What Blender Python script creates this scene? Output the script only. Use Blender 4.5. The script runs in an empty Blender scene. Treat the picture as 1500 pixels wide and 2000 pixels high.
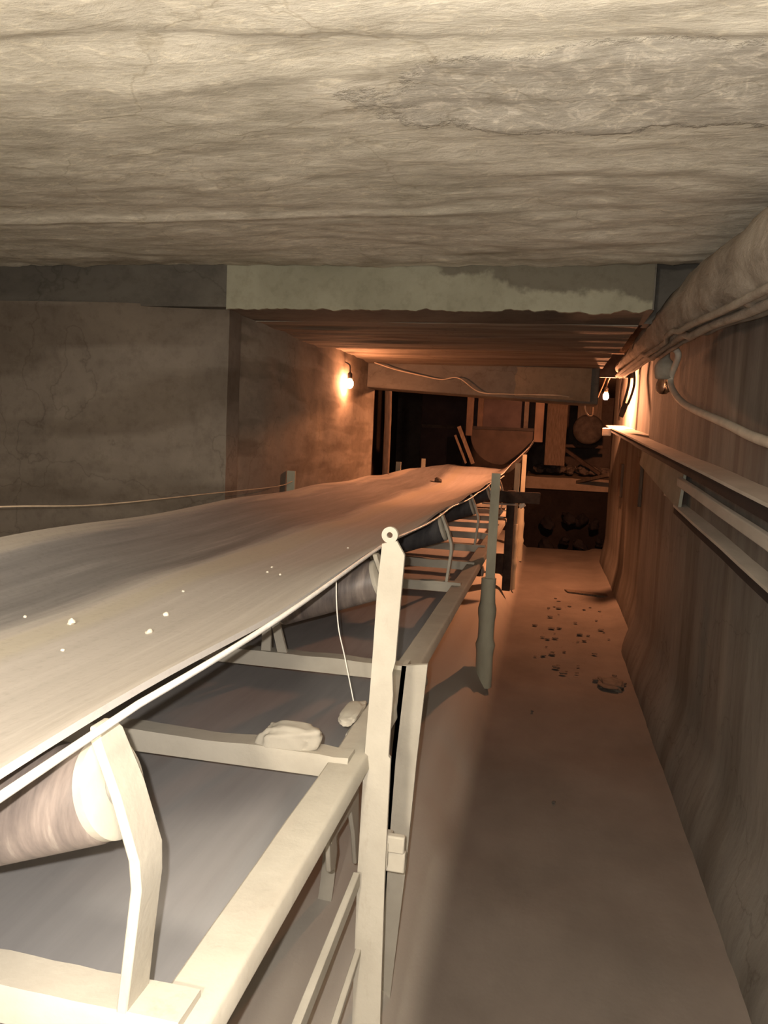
import bpy, bmesh, math, random
from mathutils import Vector, Matrix, noise
random.seed(7)
E = 1.6                       # eye height above the walkway; helper coordinates are relative to the eye, z gets +E
sc = bpy.context.scene
col = sc.collection

# ------------------------------------------------------------------ camera
F = 1500.0
roll = math.radians(2.5)
yc = Vector(((1072-750)/F, (1000-872)/F, -1)).normalized()
s, c = math.sin(roll), math.cos(roll)
zc = Vector((s, c, -(yc.x*s+yc.y*c)/yc.z)).normalized()
xc = yc.cross(zc)
M = Matrix((xc, yc, zc))      # camera axes -> world
cd = bpy.data.cameras.new('camera'); cam = bpy.data.objects.new('camera', cd); col.objects.link(cam)
cam.matrix_world = Matrix.Translation((0, 0, E)) @ M.to_4x4()
cd.sensor_fit = 'VERTICAL'; cd.sensor_height = 36; cd.lens = 36*F/2000
cd.clip_start = 0.02; cd.clip_end = 100
sc.camera = cam

# ------------------------------------------------------------------ helpers
def fbm(x, y, z=0.0, o=4):
    v, a = 0.0, 1.0
    for _ in range(o):
        v += a*noise.noise(Vector((x, y, z))); x *= 2.03; y *= 2.03; z *= 2.03; a *= .5
    return v
def sm(a, b, t):
    t = max(0, min(1, (t-a)/(b-a))); return t*t*(3-2*t)

class MB:
    """collects geometry (eye relative) and links it as one mesh object"""
    def __init__(self): self.v = []; self.f = []; self.sm = []
    def add(self, vs, fs, smooth=False):
        n = len(self.v); self.v += [Vector(p) for p in vs]
        for f in fs: self.f.append([i+n for i in f]); self.sm.append(smooth)
        return self
    def box(self, a, b):
        x0, y0, z0 = [min(a[i], b[i]) for i in range(3)]; x1, y1, z1 = [max(a[i], b[i]) for i in range(3)]
        return self.add([(x0,y0,z0),(x1,y0,z0),(x1,y1,z0),(x0,y1,z0),(x0,y0,z1),(x1,y0,z1),(x1,y1,z1),(x0,y1,z1)],
                 [(0,3,2,1),(4,5,6,7),(0,1,5,4),(1,2,6,5),(2,3,7,6),(3,0,4,7)])
    def loft(self, rings, closed=True, caps=True, smooth=False):
        n = len(rings[0]); vs = [p for r in rings for p in r]; fs = []
        for i in range(len(rings)-1):
            for j in range(n if closed else n-1):
                k = (j+1) % n
                fs.append((i*n+j, i*n+k, (i+1)*n+k, (i+1)*n+j))
        if caps and closed:
            fs.append(tuple(range(n-1, -1, -1))); fs.append(tuple(range((len(rings)-1)*n, len(rings)*n)))
        return self.add(vs, fs, smooth)
    def tube(self, pts, r, n=10, smooth=True):
        pts = [Vector(p) for p in pts]; rs = r if isinstance(r, (list, tuple)) else [r]*len(pts)
        rings = []; prev = None
        for i, p in enumerate(pts):
            t = (pts[min(i+1, len(pts)-1)]-pts[max(i-1, 0)]).normalized()
            if prev is None:
                a = t.cross(Vector((0, 0, 1)))
                if a.length < .05: a = t.cross(Vector((1, 0, 0)))
            else: a = prev - t*prev.dot(t)
            a.normalize(); b = t.cross(a); prev = a
            rings.append([p+(a*math.cos(2*math.pi*j/n)+b*math.sin(2*math.pi*j/n))*rs[i] for j in range(n)])
        return self.loft(rings, smooth=smooth)
    def cyl(self, p0, p1, r, n=24, r1=None): return self.tube([p0, p1], [r, r if r1 is None else r1], n)
    def bar(self, p0, p1, w, h, up=(0, 0, 1)):
        p0, p1 = Vector(p0), Vector(p1); t = (p1-p0).normalized(); u = Vector(up); u = (u-t*u.dot(t)).normalized(); a = t.cross(u)
        q = lambda p: [p+a*w/2+u*h/2, p-a*w/2+u*h/2, p-a*w/2-u*h/2, p+a*w/2-u*h/2]
        return self.loft([q(p0), q(p1)])
    def sweep(self, prof, path):
        """profile in (x,z) offsets carried along points"""
        return self.loft([[Vector(p)+Vector((x, 0, z)) for x, z in prof] for p in path])
    def prism(self, poly, axis, t):
        """polygon of 3d points extruded by t along axis"""
        d = Vector(axis).normalized()*t
        return self.loft([[Vector(p) for p in poly], [Vector(p)+d for p in poly]])
    def lathe(self, o, prof, n=20, axis=(0, 0, 1)):
        ax = Vector(axis).normalized(); a = ax.orthogonal().normalized(); b = ax.cross(a); o = Vector(o)
        rings = [[o+ax*h+(a*math.cos(2*math.pi*j/n)+b*math.sin(2*math.pi*j/n))*max(r, 1e-4) for j in range(n)] for r, h in prof]
        return self.loft(rings, smooth=True)
    def grid(self, fn, nu, nv, smooth=True):
        vs = [fn(i/nu, j/nv) for j in range(nv+1) for i in range(nu+1)]; w = nu+1
        return self.add(vs, [(j*w+i, j*w+i+1, (j+1)*w+i+1, (j+1)*w+i) for j in range(nv) for i in range(nu)], smooth)
    def slab(self, fn, off, nu, nv):
        """displaced grid closed with a flat back: a solid with thickness"""
        w, h = nu+1, nv+1
        top = [Vector(fn(i/nu, j/nv)) for j in range(h) for i in range(w)]
        n = len(top); vs = top+[p+Vector(off(p)) for p in top]; fs = []; 
        for j in range(nv):
            for i in range(nu):
                q = (j*w+i, j*w+i+1, (j+1)*w+i+1, (j+1)*w+i); fs.append(q); fs.append(tuple(n+k for k in reversed(q)))
        bd = [i for i in range(w)]+[j*w+nu for j in range(1, h)]+[nv*w+i for i in range(nu-1, -1, -1)]+[j*w for j in range(nv-1, 0, -1)]
        for a, b in zip(bd, bd[1:]+bd[:1]): fs.append((b, a, n+a, n+b))
        return self.add(vs, fs, True)
    def rock(self, o, r, seed=0, sub=3, amp=.35, flat=None, fq=1.1, smooth=False, boxy=1.0):
        bm = bmesh.new(); bmesh.ops.create_icosphere(bm, subdivisions=sub, radius=1)
        o = Vector(o); r = Vector(r) if hasattr(r, '__len__') else Vector((r, r, r))
        vs = []
        for v in bm.verts:
            d = 1+amp*fbm(v.co.x*fq+seed*7.3, v.co.y*fq+seed*3.1, v.co.z*fq, 3)
            q = [math.copysign(abs(w_)**boxy, w_) for w_ in v.co]; p = Vector((q[0]*r.x*d, q[1]*r.y*d, q[2]*r.z*d))
            if flat is not None: p.z = max(p.z, -r.z*flat)
            vs.append(o+p)
        fs = [[v.index for v in f.verts] for f in bm.faces]; bm.free()
        return self.add(vs, fs, smooth)
    def build(self, name, mat, parent=None, bevel=0, auto=None):
        vs = [v+Vector((0, 0, E)) for v in self.v]
        if parent is None:
            xs, ys, zs = zip(*vs); org = Vector(((min(xs)+max(xs))/2, (min(ys)+max(ys))/2, min(zs)))
        else:
            org = Vector((0, 0, 0)); q = parent
            while q is not None: org += q.location; q = q.parent
        me = bpy.data.meshes.new(name); me.from_pydata([v-org for v in vs], [], self.f); me.update()
        bm = bmesh.new(); bm.from_mesh(me); bmesh.ops.recalc_face_normals(bm, faces=bm.faces); bm.to_mesh(me); bm.free()
        me.polygons.foreach_set('use_smooth', self.sm); me.set_sharp_from_angle(angle=math.radians(55))
        me.materials.append(mat)
        o = bpy.data.objects.new(name, me); col.objects.link(o)
        if parent is None: o.location = org
        else: o.parent = parent
        if bevel:
            m = o.modifiers.new('bevel', 'BEVEL'); m.width = bevel; m.segments = 2; m.limit_method = 'ANGLE'; m.angle_limit = math.radians(40)
        return o

def tag(o, label, cat, group=None, kind=None):
    o['label'] = label; o['category'] = cat
    if group: o['group'] = group
    if kind: o['kind'] = kind
    return o
def struct(o, label=None):
    o['kind'] = 'structure'
    if label: o['label'] = label
    return o
def empty(name, loc, label, cat, group=None):
    o = bpy.data.objects.new(name, None); col.objects.link(o); o.location = (loc[0], loc[1], loc[2]+E); o.empty_display_size = .1
    return tag(o, label, cat, group)
def crv(pts, n=8):
    """catmull-rom through points"""
    pts = [Vector(p) for p in pts]; out = []
    P = [2*pts[0]-pts[1]]+pts+[2*pts[-1]-pts[-2]]
    for i in range(1, len(P)-2):
        for k in range(n):
            t = k/n; a, b, c_, d = P[i-1:i+3]
            out.append(.5*((2*b)+(c_-a)*t+(2*a-5*b+4*c_-d)*t*t+(3*b-a-3*c_+d)*t**3))
    return out+[pts[-1]]

# ------------------------------------------------------------------ materials
class Mat:
    def __init__(self, name, rough=.9, spec=.25, metal=0):
        self.m = bpy.data.materials.new(name); self.m.use_nodes = True; self.t = self.m.node_tree
        self.b = self.t.nodes['Principled BSDF']; self.b.inputs['Roughness'].default_value = rough
        self.b.inputs['Specular IOR Level'].default_value = spec; self.b.inputs['Metallic'].default_value = metal
        self.pos = self.t.nodes.new('ShaderNodeNewGeometry').outputs['Position']; self.bumps = None
    def n(self, t, **k):
        x = self.t.nodes.new(t)
        for a, b in k.items(): setattr(x, a, b)
        return x
    def l(self, a, b): self.t.links.new(a, b)
    def vec(self, scale=(1, 1, 1), loc=(0, 0, 0), rot=(0, 0, 0)):
        x = self.n('ShaderNodeMapping'); x.inputs['Scale'].default_value = scale; x.inputs['Location'].default_value = loc; x.inputs['Rotation'].default_value = rot
        self.l(self.pos, x.inputs['Vector']); return x.outputs[0]
    def noise(self, scale=5, st=(1, 1, 1), detail=6, rough=.6, dist=0, loc=(0, 0, 0), rot=(0, 0, 0)):
        x = self.n('ShaderNodeTexNoise'); x.inputs['Scale'].default_value = scale; x.inputs['Detail'].default_value = detail
        x.inputs['Roughness'].default_value = rough; x.inputs['Distortion'].default_value = dist
        self.l(self.vec(st, loc, rot), x.inputs['Vector']); return x.outputs['Fac']
    def vor(self, scale=5, st=(1, 1, 1), feature='DISTANCE_TO_EDGE', warp=0, loc=(0, 0, 0)):
        x = self.n('ShaderNodeTexVoronoi', feature=feature); x.inputs['Scale'].default_value = scale
        v = self.vec(st, loc)
        if warp:
            nn = self.n('ShaderNodeTexNoise'); nn.inputs['Scale'].default_value = 3; nn.inputs['Detail'].default_value = 5; self.l(self.pos, nn.inputs['Vector'])
            ad = self.n('ShaderNodeMixRGB', blend_type='ADD'); ad.inputs[0].default_value = warp; self.l(v, ad.inputs[1]); self.l(nn.outputs['Color'], ad.inputs[2]); v = ad.outputs[0]
        self.l(v, x.inputs['Vector']); return x.outputs['Distance']
    def ramp(self, f, stops):
        x = self.n('ShaderNodeValToRGB'); e = x.color_ramp.elements
        while len(e) < len(stops): e.new(.5)
        for el, (p, cc) in zip(e, stops):
            el.position = p; el.color = (cc, cc, cc, 1) if isinstance(cc, (int, float)) else (*cc, 1)
        self.l(f, x.inputs[0]); return x.outputs[0]
    def mix(self, a, b, f, mode='MIX'):
        x = self.n('ShaderNodeMixRGB', blend_type=mode)
        for s_, v in ((0, f), (1, a), (2, b)):
            if isinstance(v, (int, float)): x.inputs[s_].default_value = v if s_ == 0 else (v, v, v, 1)
            elif isinstance(v, tuple): x.inputs[s_].default_value = (*v, 1)
            else: self.l(v, x.inputs[s_])
        return x.outputs[0]
    def math(self, op, a, b=0.0):
        x = self.n('ShaderNodeMath', operation=op)
        for i, v in enumerate((a, b)):
            if isinstance(v, (int, float)): x.inputs[i].default_value = v
            else: self.l(v, x.inputs[i])
        return x.outputs[0]
    def xyz(self, k):
        x = self.n('ShaderNodeSeparateXYZ'); self.l(self.pos, x.inputs[0]); return x.outputs[k]
    def rng(self, v, a, b, c_=0.0, d=1.0):
        x = self.n('ShaderNodeMapRange', interpolation_type='SMOOTHSTEP'); self.l(v, x.inputs[0])
        for i, q in enumerate((a, b, c_, d)): x.inputs[i+1].default_value = q
        return x.outputs[0]
    def color(self, v):
        if isinstance(v, tuple): self.b.inputs['Base Color'].default_value = (*v, 1)
        else: self.l(v, self.b.inputs['Base Color'])
        return self
    def bump(self, h, strength=.4, dist=.01):
        x = self.n('ShaderNodeBump'); x.inputs['Strength'].default_value = strength; x.inputs['Distance'].default_value = dist
        self.l(h, x.inputs['Height'])
        if self.bumps is not None: self.l(self.bumps, x.inputs['Normal'])
        self.bumps = x.outputs[0]; self.l(self.bumps, self.b.inputs['Normal']); return self

def simple(name, a, b, scale=8, st=(1, 1, 1), rough=.85, spec=.25, metal=0, bump=.25, bd=.004, lo=.35, hi=.68):
    m = Mat(name, rough, spec, metal); f = m.noise(scale, st)
    m.color(m.ramp(f, [(lo, a), (hi, b)]))
    if bump: m.bump(m.noise(scale*6, st), bump, bd)
    return m.m

# limewashed chamber ceiling: streaks along X, cracks, a grey flaked patch
m = Mat('limewashed_ceiling', .95, .1)
st = m.noise(9, (.45, 1.5, 1), 9, .72, .8)
big = m.noise(1.1, (1, 1, 1), 5, .6)
fine = m.noise(34, (.5, 1.2, 1), 5, .7)
base = m.ramp(st, [(.3, (.50, .46, .38)), (.5, (.68, .63, .53)), (.7, (.84, .79, .68))])
base = m.mix(base, (.44, .42, .34), m.ramp(big, [(.48, 0), (.72, .6)]))
yy = m.math('ADD', m.xyz(1), m.math('MULTIPLY', m.math('SUBTRACT', m.noise(2.2, (1, 1, 1), 6, .65), .5), .55))
wash = m.rng(yy, 1.86, 1.80)
base = m.mix(base, (.90, .85, .72), m.math('MULTIPLY', wash, .8))
# flaked grey area right of the middle
dx = m.math('DIVIDE', m.math('SUBTRACT', m.xyz(0), .12), .62); dy = m.math('DIVIDE', m.math('SUBTRACT', m.xyz(1), 2.0), .22)
el = m.math('ADD', m.math('MULTIPLY', dx, dx), m.math('MULTIPLY', dy, dy))
el = m.math('ADD', el, m.math('MULTIPLY', m.math('SUBTRACT', m.noise(5, (1, 1, 1), 6, .7), .5), 2.2))
patch = m.rng(el, 1.1, .85)
flk = m.ramp(m.noise(17, (1, 1, 1), 5, .7, 1.2), [(.44, (.47, .44, .385)), (.53, (.55, .515, .45)), (.60, (.76, .71, .62))])
base = m.mix(base, flk, m.math('MULTIPLY', patch, .7))
rim = m.math('MULTIPLY', m.rng(el, .85, .96), m.rng(el, 1.12, 1.0))
base = m.mix(base, (.24, .215, .18), m.math('MULTIPLY', rim, .3))
crack = m.ramp(m.vor(1.15, (.75, 1.8, 1), warp=.45), [(0, 0), (.008, 1)])
base = m.mix(base, m.mix(base, (.6, .55, .47), 1, 'MULTIPLY'), m.math('MULTIPLY', m.math('SUBTRACT', 1, crack), .4))
edge = m.rng(m.math('ADD', m.xyz(1), m.math('MULTIPLY', m.math('SUBTRACT', m.noise(3, (1, 1, 1)), .5), .5)), 3.5, 3.72)
base = m.mix(base, (.30, .255, .19), m.math('MULTIPLY', edge, m.ramp(m.noise(6, (.5, 1, 1)), [(.42, .1), (.62, .7)])))
base = m.mix(base, m.mix(base, (.72, .7, .66), 1, 'MULTIPLY'), m.ramp(fine, [(.5, 0), (.7, .7)]))
fk = m.noise(13, (.7, 1.3, 1), 8, .75, 1.5)
base = m.mix(base, m.mix(base, (1.28, 1.27, 1.24), 1, 'MULTIPLY'), m.ramp(fk, [(.52, 0), (.62, .75)]))
base = m.mix(base, m.mix(base, (.74, .725, .70), 1, 'MULTIPLY'), m.ramp(m.noise(3.4, (.8, 1.4, 1), 8, .7, 1), [(.5, 0), (.66, .7)]))
m.color(base)
m.bump(fk, .25, .008); m.bump(st, .36, .02); m.bump(fine, .35, .006); m.bump(m.math('MULTIPLY', patch, 1), .5, .006); m.bump(crack, .15, .004)
M_ceil = m.m

def concrete(name, a, b, c_, st=(1, 1, 1), board=None, stain=.6, bs=.35):
    m = Mat(name, .93, .12)
    f1 = m.noise(1.3, st, 6, .65, .5); f2 = m.noise(14, st, 7, .7)
    base = m.ramp(f1, [(.3, a), (.52, b), (.74, c_)])
    base = m.mix(base, m.mix(base, (.68, .66, .64), 1, 'MULTIPLY'), m.ramp(f2, [(.48, 0), (.68, stain)]))
    if board:
        w = m.noise(board[0], board[1], 3, .4)
        base = m.mix(base, m.mix(base, (.66, .63, .60), 1, 'MULTIPLY'), m.ramp(w, [(.42, .8), (.52, 0)]))
        m.bump(w, .3, .01)
    cr = m.ramp(m.vor(.7, (1, 1, 1), warp=.6), [(0, .55), (.005, 1)])
    base = m.mix(m.mix(base, (.5, .48, .45), 1, 'MULTIPLY'), base, cr)
    m.color(base); m.bump(f2, bs, .008); m.bump(m.noise(60, st, 3), .2, .002)
    return m.m
M_wall_l = concrete('dim_board_marked_concrete', (.16, .135, .112), (.215, .182, .15), (.28, .24, .195), (1, 1, 1), (2.6, (.25, .25, 1.6)))
M_wall_g = concrete('gallery_concrete', (.20, .17, .14), (.30, .26, .21), (.40, .35, .28), (1, .6, 1), (5, (1, .25, 1.6)))
M_wall_r = concrete('streaked_grey_concrete', (.135, .124, .109), (.185, .17, .15), (.26, .242, .21), (1.6, 1.6, .35), (3.2, (1, 1, .06)))
M_head = concrete('sooty_concrete', (.085, .078, .068), (.13, .118, .10), (.20, .18, .15), (.8, 1, 1))
M_gal = concrete('board_formed_ceiling', (.14, .12, .10), (.22, .19, .155), (.32, .28, .22), (.35, 2, 1), (9, (.1, 1.4, 1)))
m = Mat('pale_green_plaster', .93, .12)
f1 = m.noise(1.6, (1, 1, 1), 6, .65, .5); f2 = m.noise(16, (1, 1, 1), 6, .7)
base = m.ramp(f1, [(.3, (.235, .225, .165)), (.6, (.32, .31, .235))])
zz = m.math('ADD', m.xyz(2), m.math('MULTIPLY', m.math('SUBTRACT', m.noise(4.5, (1, 1, 1), 5, .6), .5), .28))
zz = m.math('ADD', zz, m.rng(m.xyz(0), -1.1, .1, -.22, .01))
base = m.mix(base, (.125, .11, .085), m.math('MULTIPLY', m.rng(zz, 2.31, 2.35), .85))
base = m.mix(base, m.mix(base, (.7, .68, .65), 1, 'MULTIPLY'), m.ramp(f2, [(.48, 0), (.68, .5)]))
m.color(base); m.bump(f2, .3, .006); M_plaster = m.m
M_ochre = concrete('ochre_plaster', (.16, .12, .08), (.22, .17, .115), (.27, .21, .15))
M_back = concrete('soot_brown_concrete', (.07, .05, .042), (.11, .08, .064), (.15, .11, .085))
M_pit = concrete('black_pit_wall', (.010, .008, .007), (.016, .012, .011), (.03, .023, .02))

m = Mat('trodden_dust_floor', .95, .08)
f = m.noise(2.2, (1, .7, 1), 6, .6); g = m.noise(22, (1, 1, 1), 6, .7)
base = m.ramp(f, [(.3, (.118, .103, .09)), (.7, (.172, .15, .131))])
sp = m.ramp(m.vor(26, (1, .8, 1), 'F1', .5), [(.10, 1), (.2, 0)])
zone = m.math('MULTIPLY', m.rng(m.xyz(1), 4.8, 5.8), m.rng(m.xyz(1), 9.6, 8.4))
zone = m.math('MULTIPLY', zone, m.ramp(m.noise(2.6, (1, 1, 1)), [(.46, 0), (.58, .75)]))
zone = m.math('MULTIPLY', zone, m.rng(m.xyz(0), -.2, .1))
base = m.mix(base, (.06, .048, .04), m.math('MULTIPLY', sp, zone))
bank = m.rng(m.xyz(0), -.22, -.36)
base = m.mix(base, (.52, .48, .42), m.math('MULTIPLY', bank, .9))  # flash brightness on the sloping dust bank partly put into its colour
m.color(base); m.bump(f, .3, .03); m.bump(g, .25, .004)
M_floor = m.m

m = Mat('dust_caked_steel', .9, .2)
f = m.noise(5, (1, 1, 1), 6, .6); g = m.noise(40, (1, 1, 1), 5, .65)
base = m.ramp(f, [(.3, (.35, .322, .268)), (.6, (.43, .40, .338))])
base = m.mix(base, (.28, .24, .185), m.ramp(m.noise(11, (1, 1, .4), 5, .7), [(.6, 0), (.74, .5)]))
m.color(base); m.bump(g, .2, .003); m.bump(f, .2, .01)
M_dust = m.m

m = Mat('dusted_belt_rubber', .78, .3)
f = m.noise(3, (3.2, .16, 1), 7, .6, .3); g = m.noise(55, (1, 1, 1), 4, .7); h = m.noise(9, (2.5, .10, 1), 6, .65)
xn = m.math('ADD', m.xyz(0), m.math('MULTIPLY', m.math('SUBTRACT', f, .5), .24))
dusty = m.ramp(h, [(.3, (.44, .415, .39)), (.55, (.49, .46, .435)), (.75, (.55, .525, .495))])
dark = m.ramp(h, [(.35, (.165, .16, .162)), (.6, (.22, .215, .215)), (.75, (.31, .30, .29))])
base = m.mix(dusty, dark, m.rng(xn, -1.15, -1.27))
base = m.mix(base, (.50, .46, .36), m.math('MULTIPLY', m.math('MULTIPLY', m.rng(xn, -1.19, -1.13), m.rng(xn, -1.0, -1.1)), .55))
base = m.mix(base, (.40, .36, .31), m.math('MULTIPLY', m.rng(xn, -1.51, -1.56), .8))
base = m.mix(base, m.mix(base, (.78, .77, .76), 1, 'MULTIPLY'), m.ramp(g, [(.52, 0), (.7, .5)]))
m.color(base); m.bump(h, .05, .003); m.bump(g, .10, .001)
M_belt = m.m

m = Mat('slate_return_rubber', .85, .25)
h = m.noise(7, (2.2, .18, 1), 6, .6); g = m.noise(30, (1, 1, 1), 4, .6)
base = m.ramp(h, [(.3, (.35, .342, .342)), (.7, (.43, .42, .42))])
base = m.mix(base, (.42, .41, .40), m.ramp(g, [(.62, 0), (.75, .35)]))
m.color(base); m.bump(g, .12, .002)
M_ret = m.m

m = Mat('worn_roller_steel', .5, .5)
f = m.noise(16, (2.6, .4, .4), 6, .65); g = m.noise(7, (1, 1, 1), 5)
base = m.ramp(f, [(.35, (.10, .082, .075)), (.6, (.19, .155, .135)), (.75, (.31, .27, .23))])
base = m.mix(base, (.30, .25, .20), m.ramp(g, [(.55, 0), (.75, .6)]))
m.color(base); m.bump(f, .1, .002)
M_roll = m.m
M_post = simple('grey_green_dusty_steel', (.30, .285, .22), (.42, .40, .31), 6, (1, 1, .4))
M_rolldark = simple('dark_roller_rubber', (.035, .033, .036), (.075, .07, .07), 12, (2, .5, .5), .7)
M_cord = simple('bright_cord', (.66, .64, .61), (.84, .82, .79), 20, rough=.3, spec=.6, bump=0)
M_cable = simple('dusty_white_conduit', (.45, .40, .33), (.58, .53, .44), 10)
M_rail = simple('dusty_rail_steel', (.36, .33, .285), (.48, .44, .385), 7, (1, .4, 1))
M_sheet = simple('dusty_green_sheet', (.19, .19, .155), (.28, .275, .225), 6)
M_bundle = Mat('furry_dust_wrap', .97, .05)
f = M_bundle.noise(9, (1, .5, 1), 7, .7, .5); M_bundle.color(M_bundle.ramp(f, [(.3, (.19, .165, .135)), (.55, (.30, .268, .222)), (.75, (.42, .38, .32))]))
M_bundle.bump(f, .6, .02); M_bundle.bump(M_bundle.noise(60, (1, .4, 1), 4, .7), .5, .006); M_bundle = M_bundle.m
M_dark = simple('grimy_dark_steel', (.035, .028, .024), (.075, .06, .05), 9)
M_brown = simple('rust_brown_steel', (.05, .034, .026), (.09, .06, .045), 8, (1, 1, .4))
M_wood = simple('old_timber', (.085, .06, .043), (.15, .11, .08), 10, (6, 1, .8))
M_timberdk = simple('dark_timber', (.07, .055, .042), (.13, .10, .075), 10, (5, 5, .5))
M_rubberdk = simple('brown_rubber_curtain', (.022, .016, .014), (.040, .029, .024), 5)
M_purple = simple('dull_plum_steel', (.028, .021, .022), (.05, .037, .037), 4)
M_black = simple('black_gap', (.012, .010, .010), (.022, .018, .017), 5)
M_rock = simple('brown_rubble', (.07, .053, .043), (.16, .125, .10), 6, bump=.5, bd=.02)
M_rockdk = simple('dark_rubble', (.006, .005, .006), (.018, .015, .016), 6, bump=.5, bd=.02)
M_ledge = simple('dust_topped_ledge', (.19, .145, .105), (.26, .205, .155), 6)
M_crumb = simple('pale_lime_crumb', (.72, .67, .58), (.85, .80, .71), 20)
M_crumbdk = simple('dark_stone_crumb', (.05, .042, .036), (.10, .085, .07), 20)
M_socket = simple('dusty_lamp_socket', (.26, .235, .19), (.36, .325, .265), 12)
M_white = simple('white_plastic_box', (.66, .6, .5), (.8, .74, .63), 10)
M_wire = simple('pale_wire', (.42, .32, .22), (.6, .48, .35), 10, bump=0)
M_fiber = simple('white_fibre', (.7, .67, .6), (.85, .82, .75), 10, bump=0)
m = Mat('clear_bulb_glass', .03, .5); m.b.inputs['Transmission Weight'].default_value = 1; m.b.inputs['IOR'].default_value = 1.45; m.color((.93, .92, .86)); M_glass = m.m
def glow(name, colr, st):
    m = Mat(name); m.b.inputs['Emission Color'].default_value = (*colr, 1); m.b.inputs['Emission Strength'].default_value = st; m.color((1, .9, .7)); return m.m
BULB = (1, .38, .17)
M_hotL = glow('lit_bulb_glass_left', BULB, 420); M_hotR = glow('lit_bulb_glass_right', BULB, 4600)

# ------------------------------------------------------------------ setting
CZ = .844
def ceil_fn(u, v):
    x = -3.3+u*4.15; y = -2.4+v*6.2
    z = CZ + .018*fbm(x*.9, y*2.2, 1.3) + .006*fbm(x*3, y*9, 5, 3)
    ph = .03*fbm(x*.8, 0, 3)
    z += .010*sm(-.012, .012, y-(1.565+.19*sm(-1.2, .3, x)+ph*.5)) - .016*math.exp(-((y-2.93-ph)/.03)**2)*sm(.1, -.6, x)
    if v > .97:
        y += (.05*noise.noise(Vector((x*5, 0, 2)))+.025*noise.noise(Vector((x*19, 0, 7)))+.02*noise.noise(Vector((x*1.3, 0, 7))))*(v-.97)/.03
        z += .012*(v-.97)/.03*noise.noise(Vector((x*9, 3, 1)))
    return (x, y, z)
struct(MB().slab(ceil_fn, lambda p: (0, 0, CZ+.22-p.z), 190, 260).build('ceiling', M_ceil), 'pale limewashed concrete ceiling over the near end of the conveyor')

def bankh(x, y):
    e = -.235+.02*fbm(y*.8, 0, 2)
    return (.15+.09*sm(2.2, 4.2, y))*sm(e, e-.20, x)
def floor_fn(u, v):
    x = -3.3+u*4.3; y = -2.4+v*14.7
    z = -E + bankh(x, y) + .010*fbm(x*1.5, y*1.5, 0) + .05*sm(.58, .80, x+.02*fbm(y, 3, 1))**2
    return (x, y, z)
struct(MB().slab(floor_fn, lambda p: (0, 0, -E-.5-p.z), 90, 300).build('floor', M_floor), 'dust covered walkway floor beside the conveyor')

def wall_l(u, v):
    x = -3.3+u*1.585; z = -1.6+v*2.27
    y = 3.80+.12*sm(-2.9, -1.69, x)**2+.015*fbm(x*2, z*2, 4)
    return (x, y, z)
struct(MB().slab(wall_l, lambda p: (0, 4.08-p.y, 0), 60, 70).build('wall_front', M_wall_l), 'dim grey concrete wall facing the camera left of the gallery')
def wall_g(u, v):
    y = 4.0+u*3.4; z = -1.6+v*2.36
    return (-1.70-.03*sm(4.5, 4.0, y)+.012*fbm(y*1.5, z*1.5, 9), y, z)
struct(MB().slab(wall_g, lambda p: (-2.0-p.x, 0, 0), 80, 60).build('wall_left', M_wall_g), 'concrete gallery wall behind the left edge of the belt')
def wall_r(x0, y0, y1, sd, foot=.085):
    def fn(u, v):
        y = y0+u*(y1-y0); z = -1.6+v*2.6
        return (x0-foot*sm(-1.2, -1.6, z+.04*fbm(y*.5, sd, 0))+.006*fbm(y*.9, z*.7, sd)+.003*noise.noise(Vector((y*11, 0, sd))), y, z)
    return fn
struct(MB().slab(wall_r(.745, -2.4, 6.25, 2), lambda p: (1.05-p.x, 0, 0), 150, 50).build('wall_right', M_wall_r), 'streaked grey concrete wall along the walkway')
struct(MB().slab(wall_r(.83, 6.25, 10.9, 5, .05), lambda p: (1.05-p.x, 0, 0), 90, 50).build('wall_right', M_wall_r), 'far recessed stretch of the walkway wall')
# header over the gallery mouth, cable slot at its right
struct(MB().box((-3.3, 3.84, .655), (.44, 4.3, 1.06)).box((.44, 4.25, .655), (.86, 4.4, 1.06)).build('trim_1', M_head), 'dark concrete header over the gallery mouth')
def jag(x, k): return .034*sm(-1, .2, x)*noise.noise(Vector((x*3.1, 1, k)))+.010*noise.noise(Vector((x*4, 1, k)))+.014*noise.noise(Vector((x*15, 5, k)))+.006*noise.noise(Vector((x*40, 9, k)))
xs = [-1.69+i*(2.12/150) for i in range(151)]
poly = [(x, 3.842, .652+jag(x, 1)-.008) for x in xs]+[(x, 3.842, .93) for x in reversed(xs)]
pm = MB(); n = len(xs)
top = [(x, .93) for x in xs]; bot = [(x, .643+jag(x, 1)) for x in xs]
vs = [(x, 3.822+.004*noise.noise(Vector((x*7, z*7, 0))), z) for x, z in bot]+[(x, 3.822, z) for x, z in top]+[(x, 3.845, z) for x, z in bot]+[(x, 3.845, z) for x, z in top]
fs = []
for i in range(n-1):
    fs += [(i, i+1, n+i+1, n+i), (2*n+i+1, 2*n+i, 3*n+i, 3*n+i+1), (i+1, i, 2*n+i, 2*n+i+1), (n+i, n+i+1, 3*n+i+1, 3*n+i)]
fs += [(0, n, 3*n, 2*n), (n-1, 2*n-1+0, 4*n-1, 3*n-1)]
pm.add(vs, fs); struct(pm.build('trim_2', M_plaster), 'ragged pale green plaster on the header')
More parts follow.
